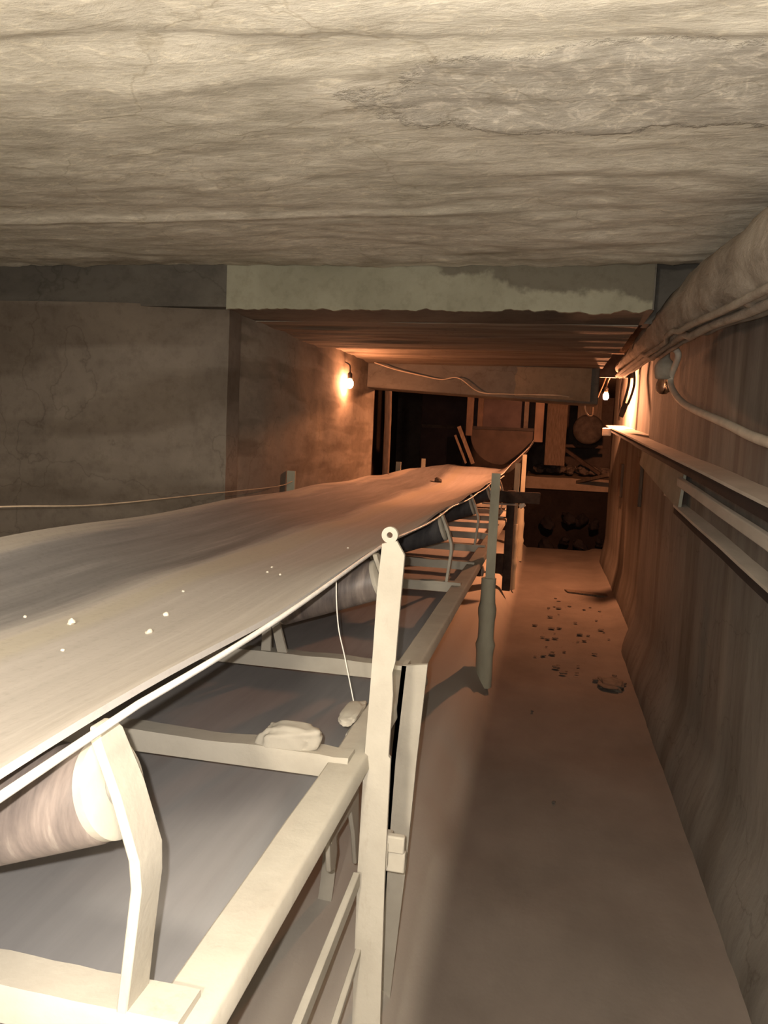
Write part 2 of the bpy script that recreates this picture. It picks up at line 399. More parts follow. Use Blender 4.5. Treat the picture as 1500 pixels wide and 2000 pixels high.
# gallery ceiling: low near strip, then a higher lit strip
def gal(y0, y1, z0, x1, sd):
    def fn(u, v):
        x = -1.75+u*(x1+1.75); y = y0+v*(y1-y0)
        return (x, y, z0+.012*fbm(x*.7, y*4, sd)+.006*noise.noise(Vector((x*2, y*14, sd))))
    return fn
struct(MB().slab(gal(4.3, 5.5, .650, .42, 1), lambda p: (0, 0, 1.0-p.z), 60, 40).build('trim_3', M_gal), 'low board marked ceiling strip of the gallery')
struct(MB().slab(gal(5.5, 7.12, .705, .42, 4), lambda p: (0, 0, 1.0-p.z), 60, 50).build('trim_4', M_gal), 'lamp lit ceiling strip of the gallery')
struct(MB().prism([(-2.1, 7.1, .50), (.40, 7.1, .385), (.40, 7.1, 1.0), (-2.1, 7.1, 1.0)], (0, 1, 0), .4).build('trim_5', M_head, bevel=.012), 'cross beam at the far end of the gallery')
def pat(u, v): return (-.33+u*.66+.03*noise.noise(Vector((v*4, 1, 1)))*(u < .5), 7.085+.006*fbm(u*5, v*3, 2), .44-u*.03+v*(.26+u*.03))
struct(MB().slab(pat, lambda p: (0, 7.102-p.y, 0), 24, 10).build('trim_6', M_ochre), 'ochre plaster patch on the far cross beam')
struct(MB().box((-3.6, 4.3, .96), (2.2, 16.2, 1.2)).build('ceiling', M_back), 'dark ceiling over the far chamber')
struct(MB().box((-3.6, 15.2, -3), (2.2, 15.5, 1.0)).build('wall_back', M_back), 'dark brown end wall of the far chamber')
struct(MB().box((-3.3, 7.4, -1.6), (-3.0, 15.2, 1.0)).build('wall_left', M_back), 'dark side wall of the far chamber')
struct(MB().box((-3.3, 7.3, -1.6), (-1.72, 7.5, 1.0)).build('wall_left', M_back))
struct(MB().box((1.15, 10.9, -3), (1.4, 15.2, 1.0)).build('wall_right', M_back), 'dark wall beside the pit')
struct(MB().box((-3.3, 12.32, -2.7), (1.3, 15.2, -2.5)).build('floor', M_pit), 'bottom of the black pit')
struct(MB().box((-3.5, -2.6, -1.7), (1.0, -2.4, 1.05)).build('wall_rear', M_wall_l))
struct(MB().box((-3.5, -2.4, -1.7), (-3.3, 4.5, 1.05)).build('wall_left', M_wall_l))
# ledge behind the pit
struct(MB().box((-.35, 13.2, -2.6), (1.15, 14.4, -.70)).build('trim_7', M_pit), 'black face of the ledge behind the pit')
def ledge(u, v):
    x = -.34+u*1.48; y = 13.14+v*1.2
    return (x, y, -.46+.02*fbm(x*3, y*3, 1)-(.05*(1-v)))
struct(MB().slab(ledge, lambda p: (0, 0, -.71-p.z), 30, 14).build('trim_8', M_ledge), 'dusty ledge behind the pit')

# ------------------------------------------------------------------ conveyor
cv = empty('belt_conveyor', (-1.0, 5.0, -E), 'dusty belt conveyor with cream steel frame running into the dim gallery', 'conveyor')
# belt stations: y, cx, half flat, right edge (x,z), left edge (x,z), bottom z
ST = [(-.6, -1.045, .2, (-.505, -.336), (-1.58, -.34), -.468), (8.0, -1.045, .2, (-.505, -.336), (-1.58, -.335), -.468),
      (8.8, -1.0, .2, (-.49, -.325), (-1.56, -.325), -.44), (9.6, -.88, .22, (-.42, -.21), (-1.44, -.315), -.385),
      (10.3, -.76, .2, (-.25, -.02), (-1.33, -.30), -.325), (10.8, -.74, .2, (-.20, .10), (-1.32, -.31), -.34), (11.6, -.74, .2, (-.18, .12), (-1.32, -.34), -.40)]
def station(y):
    for a, b in zip(ST, ST[1:]):
        if y <= b[0]:
            t = max(0, (y-a[0])/(b[0]-a[0])); t = t*t*(3-2*t) if a[0] > 7 else t
            L = lambda p, q: p+(q-p)*t
            return L(a[1], b[1]), L(a[2], b[2]), (L(a[3][0], b[3][0]), L(a[3][1], b[3][1])), (L(a[4][0], b[4][0]), L(a[4][1], b[4][1])), L(a[5], b[5])
    return ST[-1][1:]
def belt_pt(y, u):
    cx, hf, R, Lf, bz = station(y)
    ctrl = [Lf, (Lf[0]*.5+(cx-hf-.03)*.5, Lf[1]*.5+bz*.5-.006), (cx-hf, bz+.012), (cx, bz), (cx+hf, bz+.012), (R[0]*.5+(cx+hf+.03)*.5, R[1]*.5+bz*.5-.006), R]
    P = [Vector((p[0], 0, p[1])) for p in ctrl]
    P = [2*P[0]-P[1]]+P+[2*P[-1]-P[-2]]
    k = min(5, int(u*6)); t = u*6-k; a, b, c_, d = P[k:k+4]
    v = .5*((2*b)+(c_-a)*t+(2*a-5*b+4*c_-d)*t*t+(3*b-a-3*c_+d)*t**3)
    sag = -.012*math.sin(math.pi*((y-.79) % 1.48)/1.48)**2*(1 if y < 8 else 0)
    wob = .006*noise.noise(Vector((y*1.7, u*2, 0)))
    return Vector((v.x, y, v.z+sag+wob))
def belt_fn(u, v): return belt_pt(-.6+12.2*v, u)
def belt_mesh(fn, t, nu, nv):
    mb = MB(); w = nu+1
    top = [Vector(fn(i/nu, j/nv)) for j in range(nv+1) for i in range(w)]
    mb.slab(fn, lambda p: (0, 0, -t), nu, nv); return mb
belt = belt_mesh(belt_fn, .011, 48, 170).build('belt', M_belt, cv)
belt['label'] = 'troughed rubber belt with pale dust'
def ret_fn(u, v):
    y = -.6+v*11; return (-1.56+u*1.06, y, -.95+.006*fbm(u*2, y*.7, 3)+.012*math.cos(2*math.pi*(y-1.7)/3.0))
belt_mesh(ret_fn, .011, 20, 80).build('return_belt', M_ret, cv)['label'] = 'slate grey return belt under the frame'

# stringers
def stringer(x0, x1, name='stringer'):
    m_ = MB(); N = 70; rings = []
    for i in range(N+1):
        y = -.5+i*11.4/N; j = .003*noise.noise(Vector((y*6, x0, 0)))
        rings.append([(x0+j, y, -.700), (x1-j*.5-.006, y, -.700+j*.3), (x1, y, -.706), (x1+.004, y, -.738), (x0+.004, y, -.738)])
    return m_.loft(rings).build(name, M_dust, cv, bevel=.004)
stringer(-.428, -.352); stringer(-1.655, -1.58)
# cross members
def cross(y, dust=True):
    m_ = MB(); N = 36
    rings = []
    for i in range(N+1):
        x = -1.60+i*(1.22/N)-.001; k = .004*fbm(x*9, y, 1)
        k = k if i not in (0, N) else 0
        rings.append([(x, y-.03, -.735), (x, y+.035, -.735), (x, y+.033+k, -.690+k), (x, y-.026-k*.4, -.688+k*1.2), (x, y-.031, -.700)])
    m_.loft(rings); return m_.build('cross_member', M_dust, cv)
for y in (-.1, .80, 1.58, 2.29, 3.75, 4.45, 5.23, 5.95, 6.71, 7.4, 8.19, 9.0): cross(y)

# idlers: three rollers on four plate brackets
def roller(p0, p1, mat, cap=M_dust, r=.062):
    p0, p1 = Vector(p0), Vector(p1); d = (p1-p0).normalized()
    o = MB().lathe(p0, [(r-.006, 0), (r, .004), (r, (p1-p0).length-.012), (r-.004, (p1-p0).length)], 40, d).build('idler_roller', mat, cv)
    MB().lathe(p1-d*.002, [(r-.002, 0), (r-.001, .012), (r-.006, .016), (.026, .019), (.022, .011), (.016, .011), (.014, .024), (.004, .026)], 40, d).build('end_cap', cap, o)
    MB().lathe(p0+d*.002, [(r-.002, 0), (r-.004, .008), (.02, .010), (.014, .024), (.004, .026)], 28, -d).build('end_cap', cap, o)
    return o
def plate_bracket(side, y, w=.052, t=.014):
    """bent flat bar from the cross member to the outer roller end"""
    cx = -1.045
    pts = [(-.462, -.70), (-.454, -.62), (-.445, -.535), (-.447, -.50), (-.472, -.425), (-.500, -.362), (-.506, -.350)]
    ws = [w*1.05, w, w, w*1.08, w*1.05, w*.95, w*.6]
    rings = []
    for (x, z), ww in zip(pts, ws):
        xx = x if side > 0 else 2*cx-x; tt = t*side
        rings.append([(xx, y-ww/2, z), (xx+tt, y-ww/2, z), (xx+tt, y+ww/2, z), (xx, y+ww/2, z)])
    MB().loft(rings).build('roller_bracket', M_dust, cv, bevel=.002)
def idler(y, dark):
    mt = M_rolldark if dark else M_roll
    roller((-.800, y, -.540), (-.492, y, -.430), mt)
    roller((-1.25, y, -.548), (-.840, y, -.548), mt)
    roller((-1.290, y, -.540), (-1.598, y, -.430), mt)
    plate_bracket(1, y); plate_bracket(-1, y)
    for x, tilt in ((-.815, -.022), (-1.275, .022)):
        MB().loft([[(x+q-.016, y-.005, -.70), (x+q+.016, y-.005, -.70), (x+q+.016, y+.005, -.70), (x+q-.016, y+.005, -.70)] if k == 0 else
                   [(x+q*.2+tilt-.013, y-.005, -.535), (x+q*.2+tilt+.013, y-.005, -.535), (x+q*.2+tilt+.013, y+.005, -.535), (x+q*.2+tilt-.013, y+.005, -.535)] for k in (0, 1) for q in (-.028,)]).loft(
                  [[(x+q-.016, y-.005, -.70), (x+q+.016, y-.005, -.70), (x+q+.016, y+.005, -.70), (x+q-.016, y+.005, -.70)] if k == 0 else
                   [(x+q*.2+tilt-.013, y-.006, -.535), (x+q*.2+tilt+.013, y-.006, -.535), (x+q*.2+tilt+.013, y+.006, -.535), (x+q*.2+tilt-.013, y+.006, -.535)] for k in (0, 1) for q in (.030,)]).build('middle_bracket', M_dust, cv)
for y, dk in ((.80, 0), (2.28, 0), (3.76, 1), (5.24, 1), (6.72, 1), (8.2, 1), (-.68, 0)): 
    if y > 0: idler(y, dk)

# near support post
post = MB()
L_ = [(-.341, -.226), (-.348, -.337), (-.352, -.498), (-.361, -.735), (-.365, -.977), (-.363, -1.35), (-.363, -1.62)]
R_ = [(-.309, -.218), (-.2905, -.248), (-.296, -.378), (-.300, -.485), (-.3055, -.510), (-.302, -.56), (-.306, -.70), (-.301, -.705), (-.302, -.966), (-.297, -1.337), (-.295, -1.62)]
post.prism([(x, 1.62, z) for x, z in L_]+[(x, 1.62, z) for x, z in reversed(R_)], (0, 1, 0), .011)
pst = post.build('support_post', M_dust, cv)
def ring(cx, cy, cz, r0, r1, t, n=28):
    m_ = MB(); rr = []
    for i in range(n+1):
        a = 2*math.pi*i/n; ca, sa = math.cos(a), math.sin(a)
        rr.append([(cx+r0*ca, cy, cz+r0*sa), (cx+r1*ca, cy, cz+r1*sa), (cx+r1*ca, cy+t, cz+r1*sa), (cx+r0*ca, cy+t, cz+r0*sa)])
    return m_.loft(rr, caps=False)
ring(-.325, 1.6195, -.206, .0065, .0178, .012).build('eyelet', M_dust, pst)
bb = MB().prism([(-.343, 1.95, -.592), (-.275, 1.95, -.582), (-.292, 1.95, -.85), (-.306, 1.95, -1.14), (-.338, 1.95, -1.60), (-.372, 1.95, -1.60), (-.366, 1.95, -1.06), (-.360, 1.95, -.85)], (0, 1, 0), .012)
bb.prism([(-.343, 1.95, -.592), (-.331, 1.95, -.592), (-.348, 1.95, -.85), (-.354, 1.95, -1.06), (-.366, 1.95, -1.60), (-.378, 1.95, -1.60), (-.366, 1.95, -1.06), (-.360, 1.95, -.85)], (0, 1, 0), .06)
bb.build('back_bar', M_dust, cv)
MB().box((-.318, 1.645, -.984), (-.262, 1.665, -.935)).box((-.318, 1.64, -.936), (-.264, 1.66, -.896)).box((-.318, 1.63, -.97), (-.30, 1.70, -.91)).build('clamp_plate', M_dust, pst, bevel=.004)
# braces from the post towards the camera
def brace(p0, p1, w, h): return MB().bar(p0, p1, w, h, (0, 1, .4)).build('brace', M_dust, cv, bevel=.002)
brace((-.362, 1.60, -.985), (-.362, .86, -1.045), .016, .034)
brace((-.356, 1.64, -1.17), (-.356, 1.05, -1.25), .014, .016)
# return roller hanger below the stringer behind the post
hg = MB()
hg.prism([(-.44, 1.655, -.735), (-.44, 1.685, -.735), (-.44, 1.70, -.93), (-.44, 1.725, -1.0), (-.44, 1.70, -1.035), (-.44, 1.665, -1.02), (-.44, 1.645, -.94), (-.44, 1.66, -.88)], (-1, 0, 0), .012)
hg.prism([(-.44, 1.80, -.735), (-.44, 1.90, -.735), (-.44, 1.94, -1.0), (-.44, 1.96, -1.16), (-.44, 1.935, -1.15), (-.44, 1.90, -1.05), (-.44, 1.84, -.94)], (-1, 0, 0), .012)
hg.bar((-.446, 1.66, -.93), (-.446, 1.92, -.945), .014, .04)
hg.build('return_hanger', M_dust, cv, bevel=.003)
pts = crv([(-.60, 2.16, -.96), (-.60, 2.22, -1.12), (-.60, 2.25, -1.30), (-.60, 2.20, -1.46), (-.60, 2.02, -1.56)], 6)
MB().loft([[p+Vector((-.022, 0, .0)), p+Vector((.022, 0, 0)), p+Vector((.022, .014, .006)), p+Vector((-.022, .014, .006))] for p in pts]).build('curved_strut', M_dust, cv)
# return roller across
roller((-1.52, 3.2, -1.03), (-.47, 3.2, -1.03), M_rolldark, M_dust, .045)
roller((-1.52, 6.2, -1.03), (-.47, 6.2, -1.03), M_rolldark, M_dust, .045)

# far posts (right side) with dust caked feet, and their partners on the left
def far_post(x, y, z1, mirror=False, z0=-1.45):
    xx = x
    o = MB().prism([(xx-.030, y, z1), (xx+.024, y, z1), (xx+.024, y, z0*.6), (xx+.026, y, z0-.1), (xx-.034, y, z0-.1), (xx-.034, y, z0*.6)], (0, 1, 0), .02).build('support_post', M_post, cv)
    if not mirror:
        mb = MB(); N = 18; rr = []
        for i in range(N+1):
            t = i/N; z = -.84-t*.70; r = .046+.010*t+.012*math.exp(-((t-.62)/.04)**2)+.010*math.exp(-((t-.3)/.04)**2)
            rr.append([(xx-.012+r*math.cos(a)*(1+.12*noise.noise(Vector((a, z*6, 1)))), y+.02+r*math.sin(a), z) for a in [2*math.pi*k/14 for k in range(14)]])
        mb.loft(rr, smooth=True).build('dusty_sleeve', M_post, o)
    return o
far_post(-.305, 4.8, -.180); far_post(-.305, 8.25, -.19)
far_post(-1.655, 4.85, -.235, True); far_post(-1.60, 8.3, -.24, True); far_post(-1.66, 10.4, -.24, True); far_post(-.30, 10.35, -.12)
# emergency cord and other little conveyor hangers
cp = [(-.452, y, -.330+.034*sm(.9,2.1,y)-.03*sm(2.2,3.5,y)+.008*math.sin(y*2.1)-.010*math.sin(math.pi*((y-.8) % 1.48)/1.48)) for y in [-.4+.12*i for i in range(74)]]
tag(MB().tube(cp, .0048, 8).build('pull_cord', M_cord), 'bright white pull cord strung along the near edge of the belt', 'cord')
tag(MB().tube(crv([(-.517, 1.9, -.372), (-.513, 1.897, -.43), (-.505, 1.9, -.50), (-.488, 1.905, -.57), (-.46, 1.91, -.69)], 6), .0016, 6).build('loose_thread', M_fiber), 'pale loose thread hanging from the belt edge left of the near post', 'thread')

# dust lumps
def lump(nm, o, r, seed, label, mat=M_dust, cat='dust lump', group=None, amp=.3, flat=.5, sub=4):
    return tag(MB().rock(o, r, seed, sub, amp, flat, 1.0, True, .62).build(nm, mat), label, cat, group)
lump('dust_lump', (-.525, 1.585, -.675), (.070, .034, .034), 3, 'large cream lump of caked dust on the cross member beside the near post')
lump('dust_lump', (-.445, 1.84, -.694), (.024, .075, .012), 5, 'small cream dust lump on the stringer just behind the near post')

# crumbs on the belt
def on_belt(x, y):
    best = min((belt_pt(y, i/300) for i in range(301)), key=lambda p: abs(p.x-x)); return best
def crumb(x, y, r, mat, label, seed, group=None, stretch=1.0):
    p = on_belt(x, y); return tag(MB().rock((p.x, p.y, p.z+r*.45), (r, r*stretch, r*.8), seed, 2, .5).build('stone_crumb', mat), label, 'stone', group)
crumb(-1.17, 8.4, .042, M_crumbdk, 'dark stone lying on the far end of the belt', 1)
crumb(-1.10, 1.63, .010, M_crumb, 'largest white crumb on the near left part of the belt', 2)
crumb(-.88, 1.60, .008, M_crumb, 'tall white crumb in the middle of the near belt', 3, None, 1.6)
crumb(-.93, 1.78, .007, M_crumb, 'flat white crumb behind the tall crumb on the near belt', 4)
for i, (x, y) in enumerate(((-1.22, 1.62), (-.98, 1.42), (-.90, 2.42), (-.93, 2.55), (-.82, 2.33), (-1.02, 2.05), (-.80, 3.1))):
    crumb(x, y, .0042, M_crumb, 'tiny white crumb dotted on the near half of the belt', 10+i, 'tiny crumbs on the belt')

# ------------------------------------------------------------------ steel post with arm beside the conveyor
tp = empty('bracket_post', (-.33, 7.5, -E+.2), 'dark steel post with a short arm beside the far end of the belt', 'post')
MB().box((-.365, 7.48, -1.42), (-.285, 7.55, -.44)).build('upright', M_dark, tp, bevel=.006)
MB().box((-.44, 7.455, -.555), (-.05, 7.48, -.445)).build('arm', M_dark, tp, bevel=.006)
MB().cyl((-.60, 7.47, -.575), (-.27, 7.47, -.572), .010, 10).build('rod', M_rail, tp)
MB().lathe((-.215, 7.47, -.575), [(.008, -.03), (.022, -.028), (.024, 0), (.02, .028), (.006, .03)], 14, (1, 0, .6)).build('insulator', M_white, tp)
MB().box((-.46, 7.44, -1.25), (-.36, 7.52, -1.06)).build('switch_box', M_dark, tp, bevel=.008)

# ------------------------------------------------------------------ right wall fittings
def rail(path, x0, x1, th, lip, par):
    o = MB().loft([[(x0, y, z), (x0, y, z-.012), (x1, y, z-.012), (x1, y, z+.004)] for y, z in path]).build('channel', M_rail, par)
    MB().loft([[(x0+.004, y, z-.012), (x0+.004, y, z-lip), (x0+.016, y, z-lip), (x0+.016, y, z-.012)] for y, z in path]).build('lip', M_black, o)
zt = lambda y: -.125+.0595*(y-2.6)
tr_ = empty('wall_rail', (.7, 5, -.2), 'long dusty upper rail on the right wall', 'rail', None)
rail([(y*1.0, zt(y)+.003*noise.noise(Vector((y, 1, 1)))) for y in [.5+.4*i for i in range(15)]+[6.25]], .632, .752, .02, .055, tr_)
rail([(y, zt(y)) for y in (6.25, 7.2, 8.2, 9.3)], .632, .835, .02, .048, tr_)
zl = lambda y: -.285+.0625*(y-4.4)
lr = empty('wall_rail', (.7, 3, -.4), 'shorter dusty lower rail on the right wall', 'rail')
rail([(y, zl(y)+.004*noise.noise(Vector((y*2, 4, 1)))) for y in [.5+.3*i for i in range(14)]], .680, .752, .018, .046, lr)
sh = MB().loft([[(.690, y, zl(4.4)+.105*(y-4.3)), (.690, y, zl(4.4)+.105*(y-4.3)-.02), (.705, y, zl(4.4)+.105*(y-4.3)-.02), (.722, y, zt(y)-.06), (.708, y, zt(y)-.06)] for y in (4.3, 4.8, 5.4, 6.2)])
tag(sh.build('cover_sheet', M_sheet), 'dull green dusty sheet tucked under the upper rail', 'sheet')
bd = MB().loft([[(.682, y, z-.026), (.682, y, z+.020), (.702, y, z+.026), (.702, y, z-.026)] for y, z in [(4.35, -.155), (3.8, -.19), (3.3, -.225), (2.6, -.268), (1.6, -.345), (.6, -.42)]])
tag(bd.build('batten_board', M_rail, bevel=.004), 'pale narrow board slanting down between the two wall rails', 'board')
MB().box((.705, 4.45, -.27), (.722, 4.95, -.13)).build('bracket_plate', M_rail, lr, bevel=.005)
for y0, y1, z0, z1, lb in ((7.12, 7.45, -.50, -.06, 'nearer of the two dark boards in place of wall slots under the rail'), (8.9, 9.15, -.53, -.16, 'farther of the two dark boards in place of wall slots under the rail')):
    tag(MB().box((.800, y0, z0), (.83, y1, z1)).build('wall_slot_board', M_timberdk, bevel=.004), lb, 'slot_board', 'dark boards for wall slots under the rail')  # thin dark boards put in place of recessed wall slots

# dusty cable bundle
bp = crv([(.59, -1.6, .42), (.612, .6, .50), (.615, 1.8, .545), (.615, 2.68, .598), (.60, 3.4, .64), (.575, 4.1, .645), (.57, 5.0, .66), (.60, 6.4, .72), (.64, 7.9, .79)], 14)
cb = empty('cable_bundle', (.62, 3, .5), 'thick cable bundle furred with dust under the ceiling on the right', 'cable bundle')
mb = MB(); rr = []; n = 28
for i, p in enumerate(bp):
    y = p.y; r = .122 if y < 3 else .122-.03*min(1, (y-3)/1.5) if y < 4.5 else .092-.035*min(1, (y-4.5)/3)
    ring_ = []
    for k in range(n):
        a = 2*math.pi*k/n; ca, sa = math.cos(a), math.sin(a)
        d = 1+.10*fbm(ca*1.5, sa*1.5, y*2.5, 3)+(.06*noise.noise(Vector((ca*6, sa*6, y*6))))
        if sa < -.2: d += .10*noise.noise(Vector((ca*9, y*14, 4)))
        ring_.append(p+Vector((ca*r*d*.95, 0, sa*r*d*1.06)))
    rr.append(ring_)
mb.loft(rr, smooth=True).build('dust_wrap', M_bundle, cb)
for k, (ox, oz, r) in enumerate(((-.07, -.125, .014), (-.02, -.14, .018), (.05, -.13, .013))):
    MB().tube([p+Vector((ox*(1 if p.y < 4 else .6)+.010*noise.noise(Vector((p.y, k, 0))), 0, oz*(1 if p.y < 3.6 else .8 if p.y < 5 else .62)+.012*noise.noise(Vector((p.y*1.3, k, 5))))) for p in bp[::3]], r, 8).build('cable', M_bundle, cb)

tag(MB().tube(crv([(.63, 4.75, .62), (.695, 4.74, .56), (.69, 4.93, .44), (.69, 4.75, .345), (.695, 4.3, .243), (.698, 3.35, .122), (.70, 2.73, .045), (.70, 1.4, -.06)], 10), .0185, 14).build('flexible_conduit', M_cable), 'white flexible conduit sweeping from the cable bundle along the right wall', 'conduit')

# unlit lamp
ul = empty('wall_lamp', (.655, 4.95, .35), 'unlit dusty bulb lamp hanging under the cable bundle', 'lamp')
MB().lathe((.655, 4.95, .43), [(.030, 0), (.052, .01), (.060, .05), (.060, .085), (.045, .11), (.026, .13), (.024, .19), (.004, .2)], 24).build('socket', M_socket, ul)
MB().lathe((.655, 4.95, .345), [(.004, 0), (.022, .003), (.040, .018), (.046, .04), (.043, .062), (.034, .088), (.030, .092)], 24).build('bulb', M_glass, ul)
MB().tube([(.655, 4.95, .56), (.655, 4.95, .62), (.64, 4.93, .66)], .016, 10).build('stem', M_socket, ul)

# lit lamps
def lit(loc, hot, label, holder):
    L0 = empty('bulb_lamp', loc, label, 'lamp', None)
    x, y, z = loc
    MB().lathe((x, y, z-.036), [(.002, 0), (.016, .004), (.027, .018), (.031, .036), (.028, .054), (.018, .072), (.014, .080)], 20).build('bulb', hot, L0)
    MB().lathe((x, y, z+.042), [(.012, 0), (.019, .002), (.020, .045), (.012, .052), (.006, .06)], 16).build('socket', M_dark, L0)
    holder(L0, x, y, z)
def holdL(r, x, y, z): MB().tube(crv([(x, y, z+.10), (x-.01, y, z+.16), (x-.10, y+.01, z+.20), (-1.70, y+.02, z+.20)], 5), .006, 8).build('cord', M_dark, r)
def holdR(r, x, y, z): MB().tube(crv([(x, y, z+.10), (x+.01, y, z+.15), (x+.04, y-.05, z+.23)], 5), .007, 8).build('cord', M_dark, r)
lit((-1.650, 6.25, .444), M_hotL, 'glowing bare bulb on the left gallery wall', holdL)
lit((.565, 8.65, .560), M_hotR, 'glowing bare bulb hanging near the far end of the right wall', holdR)

# wires
fw = tag(MB().tube(crv([(-1.62, 7.0, .70), (-1.43, 7.03, .645), (-1.2, 7.05, .60), (-1.0, 7.05, .567), (-.84, 7.05, .583), (-.647, 7.05, .465), (-.4, 7.05, .452), (-.171, 7.05, .454), (.095, 7.05, .452), (.27, 7.3, .425), (.40, 7.9, .43), (.50, 8.4, .62), (.55, 8.55, .76)], 8), .0055, 7).build('festoon_wire', M_wire), 'thin pale wire drooping across the gallery towards the right bulb', 'wire')
MB().tube(crv([(.30, 7.36, .425), (.31, 7.4, .36), (.34, 7.5, .31), (.385, 7.6, .315), (.395, 7.75, .40), (.39, 7.8, .425)], 6), .006, 7).build('hanging_loop', M_wire, fw)
tag(MB().tube(crv([(-1.64, 1.4, -.24), (-1.63, 2.03, -.256), (-1.625, 2.58, -.289), (-1.62, 3.46, -.303), (-1.62, 4.47, -.317), (-1.63, 4.8, -.30)], 8), .0025, 6).build('guide_wire', M_wire), 'thin wire running just above the left edge of the belt', 'wire')
hs = empty('hose_loop', (.74, 7.9, .35), 'dark hose loop hanging right of the far glowing bulb', 'hose')
MB().tube(crv([(.70, 7.7, .78), (.705, 7.7, .62), (.672, 7.7, .44), (.665, 7.7, .38)], 8), .012, 8).build('hose', M_dark, hs)
MB().tube(crv([(.74, 7.7, .78), (.755, 7.7, .62), (.72, 7.7, .46), (.685, 7.7, .40)], 8), .012, 8).build('hose', M_dark, hs)
MB().tube([(.69, 7.7, .44), (.672, 7.7, .38), (.652, 7.7, .31)], [.026, .030, .024], 12).build('hose_end', M_dark, hs)
tag(MB().tube(crv([(.57, 8.3, .80), (.575, 8.32, .76), (.62, 8.3, .74), (.66, 8.3, .77), (.70, 8.32, .74), (.69, 8.33, .55), (.695, 8.34, .30)], 6), .014, 8).build('lamp_cable', M_dark), 'dark cable running down the wall behind the right bulb', 'cable')
tag(MB().box((.43, 8.14, .72), (.80, 8.18, .955)).build('light_block_board', M_dark, bevel=.006), 'dark board added above the far right bulb to block its light', 'board')  # added plate, keeps the right bulb's light off the bundle and slot
jb = empty('junction_box', (.62, 8.6, .15), 'bright white junction box under the end of the upper rail', 'box')
MB().box((.555, 8.58, .140), (.64, 8.68, .225)).build('box_body', M_white, jb, bevel=.006)
MB().box((.553, 8.574, .150), (.642, 8.581, .217)).build('lid', M_white, jb, bevel=.002)

# ------------------------------------------------------------------ loading hopper at the end of the belt
hp = empty('loading_hopper', (-.65, 10.9, -.4), 'dark loading hopper with a round bottomed curtain over the belt end', 'hopper')
N = 22; arc = [(-.64+.43*math.cos(math.pi+math.pi*i/N), 10.72, .14+.42*math.sin(math.pi+math.pi*i/N)) for i in range(N+1)]
MB().prism(arc+[(-.21, 10.72, .20), (-1.07, 10.72, .20)], (0, 1, 0), .02).build('curtain', M_rubberdk, hp)
MB().box((-1.06, 10.95, .2), (-.22, 10.99, .82)).build('back_panel', M_purple, hp)
MB().box((-1.09, 10.70, .195), (-.19, 10.76, .235)).build('cross_bar', M_black, hp)
MB().box((-1.14, 10.68, .10), (-1.05, 10.80, .82)).build('frame_post', M_brown, hp, bevel=.008)
MB().box((-.21, 10.68, .05), (-.09, 10.80, .82)).build('frame_post', M_brown, hp, bevel=.008)
MB().box((-1.0, 10.85, .2), (-.93, 10.95, .82)).build('inner_rib', M_brown, hp)
MB().box((-.36, 10.85, .2), (-.30, 10.95, .82)).build('inner_rib', M_dark, hp)
MB().bar((-1.00, 10.55, -.28), (-1.22, 10.55, .22), .05, .03, (0, 1, 0)).build('skirt_board', M_wood, hp)
MB().bar((-1.10, 10.60, -.28), (-1.27, 10.60, .10), .03, .03, (0, 1, 0)).build('skirt_board', M_wood, hp)

# other background things
ck = empty('steel_cabinet', (-1.7, 12.6, -1.6), 'dull plum steel cabinet in the dark left of the hopper', 'cabinet')
MB().box((-2.07, 12.5, -1.6), (-1.30, 13.0, .86)).build('body', M_purple, ck, bevel=.01)
MB().box((-1.62, 12.47, -.6), (-1.36, 12.50, .08)).build('door', M_black, ck, bevel=.004)
MB().box((-2.05, 12.47, .22), (-1.32, 12.50, .27)).build('rib', M_dark, ck)
pp = tag(MB().tube([(-1.60, 7.62, -1.4), (-1.60, 7.62, .2), (-1.61, 7.62, .56)], .035, 14).build('vertical_pipe', M_wood), 'pale vertical pipe beside the end of the left gallery wall', 'pipe')
tag(MB().box((-.06, 12.6, -.3), (.26, 12.8, .86)).build('timber_column', M_wood, bevel=.01), 'brown timber column right of the hopper', 'column')
mt = empty('drive_motor', (.58, 12.9, 0), 'dark motor housing hanging behind the far right bulb', 'motor')
MB().lathe((.60, 12.7, .30), [(.05, 0), (.20, .02), (.24, .06), (.24, .42), (.20, .46), (.05, .48)], 24, (0, 1, 0)).build('housing', M_dark, mt)
MB().box((.42, 12.85, .45), (.80, 13.1, .90)).build('mount', M_timberdk, mt, bevel=.01)
bk = tag(MB().lathe((.12, 12.9, -.26), [(.02, 0), (.09, .02), (.12, .1), (.12, .28), (.10, .30), (.02, .3)], 18).build('dark_drum', M_black), 'small dark drum above the ledge right of the hopper', 'drum')

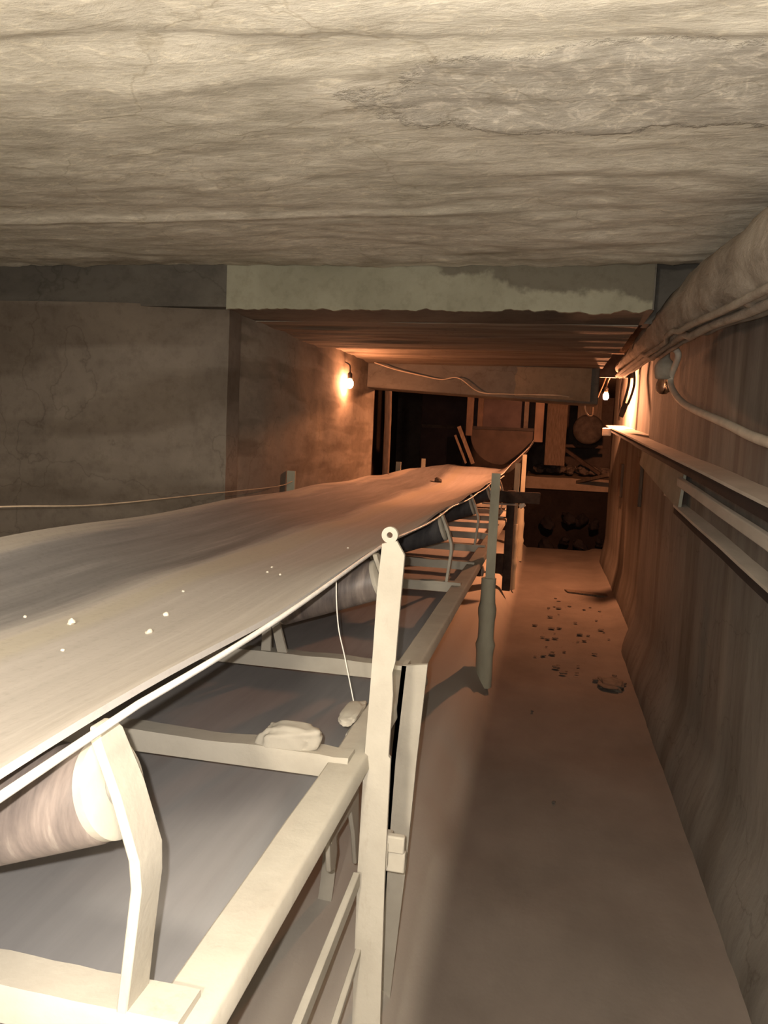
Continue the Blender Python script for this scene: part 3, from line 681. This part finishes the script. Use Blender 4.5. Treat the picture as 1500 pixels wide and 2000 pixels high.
# rubble on the ledge and in the pit
protos = []
for i in range(3): protos.append(MB().rock((0, 0, -E), (.14, .11, .085), 20+i, 3, .55).build('rubble_stone', M_rock))
k = 0
labs = 'brown stone in the rubble heap on the ledge behind the pit'
for i in range(20):
    x = -.14+(i % 7)*.18+.02*random.random(); y = 13.40+(i//7)*.27+.05*random.random(); z = -.40+.02*(i//7)
    o = protos[i] if i < 3 else protos[i % 3].copy()
    if i >= 3: col.objects.link(o)
    o.location = (x, y, z+E-.05); o.rotation_euler = (random.random()*.6, random.random()*.6, random.random()*6); sx = .50+.22*random.random(); o.scale = (sx, sx, sx)
    tag(o, labs, 'stone', 'rubble on the ledge')
dk = [MB().rock((0, 0, -E), (.20, .14, .12), 40+i, 3, .55).build('pit_stone', M_rockdk) for i in range(2)]
for i in range(16):
    x = .08+(i % 4)*.24+.05*random.random(); y = 12.72; z = -2.42+.36*(i//4)+.12*random.random()
    o = dk[i] if i < 2 else dk[i % 2].copy()
    if i >= 2: col.objects.link(o)
    o.location = (x, y+.10*(i//4), z+E); o.rotation_euler = (random.random(), random.random(), random.random()*6); sx = .55+.2*random.random(); o.scale = (sx, sx, sx)
    tag(o, 'dark stone heaped against the black pit face', 'stone', 'dark stones in the pit')
tag(MB().bar((.95, 12.4, -.40), (.42, 13.3, -.60), .07, .05).build('fallen_plank', M_timberdk), 'dark plank leaning across the right of the pit', 'plank')
tag(MB().bar((.25, 13.55, -.02), (.86, 13.2, -.42), .05, .05).build('fallen_plank', M_brown), 'brown bar slanting down over the rubble on the ledge', 'plank')
tag(MB().bar((-.1, 13.6, .02), (.9, 13.7, .03), .05, .05).build('cross_pole', M_brown), 'thin level brown pole above the rubble', 'pole')
tag(MB().prism([(.30, 8.58, -1.60), (.76, 8.48, -1.60), (.76, 8.62, -1.60), (.27, 8.72, -1.60)], (0, 0, 1), .022).build('floor_shadow_strip', M_timberdk), 'dark narrow strip standing in for a shadow across the right half of the walkway', 'plank')  # thin dark strip laid where a shadow crosses the walkway floor
# crumbs on the walkway
gp = [MB().rock((0, 0, -E), (.026, .020, .013), 60+i, 2, .5).build('grit_crumb', M_crumbdk) for i in range(3)]
for i in range(46):
    y = 5.2+3.1*random.random()**1.1; x = .05+.55*random.random()
    if i % 5 == 0: x = -.05+.3*random.random()
    o = gp[i] if i < 3 else gp[i % 3].copy()
    if i >= 3: col.objects.link(o)
    o.location = (x, y, .006); o.rotation_euler = (0, 0, random.random()*6); sx = .35+.75*random.random(); o.scale = (sx, sx*1.2, sx*.5)
    tag(o, 'small dark crumb scattered on the lamp lit part of the walkway', 'crumb', 'dark crumbs on the walkway')
lump('floor_clod', (.50, 5.30, -1.588), (.085, .12, .02), 71, 'flat dark grey clod on the walkway near the right wall', M_crumbdk, 'clod', None, .4, .4)
for i, (x, y) in enumerate(((.12, 3.42), (.28, 2.05), (.0, 4.6))):
    tag(MB().rock((x, y, -1.592), (.009, .009, .006), 80+i, 2, .5).build('grit_crumb', M_crumbdk), ['single dark speck in the middle of the nearer walkway', 'lone dark speck at the very front of the walkway', 'lone dark speck by the dust bank on the walkway'][i], 'crumb')

# ------------------------------------------------------------------ light
def point(name, loc, power, colr, r):
    ld = bpy.data.lights.new(name, 'POINT'); ld.energy = power; ld.color = colr; ld.shadow_soft_size = r
    o = bpy.data.objects.new(name, ld); col.objects.link(o); o.location = loc; return o
fl = Vector((0, 0, E)) + M @ Vector((-.020, .018, 0))
point('camera_flash', fl, 64, (1, .925, .845), .004)
point('added_fill_light', (-.25, -.6, E+.12), 74, (1, .88, .71), .06)  # added warm fill behind the camera, no visible source; brightens the ceiling
w = bpy.data.worlds.new('world'); sc.world = w; w.use_nodes = True
w.node_tree.nodes['Background'].inputs[0].default_value = (.02, .017, .015, 1); w.node_tree.nodes['Background'].inputs[1].default_value = .3
sc.view_settings.view_transform = 'Standard'; sc.view_settings.look = 'None'; sc.view_settings.gamma = 1; sc.view_settings.use_curve_mapping = False
sc.view_settings.exposure = 0.9
sc.cycles.max_bounces = 6; sc.cycles.diffuse_bounces = 4; sc.cycles.use_denoising = True
sc.cycles.sample_clamp_indirect = 4
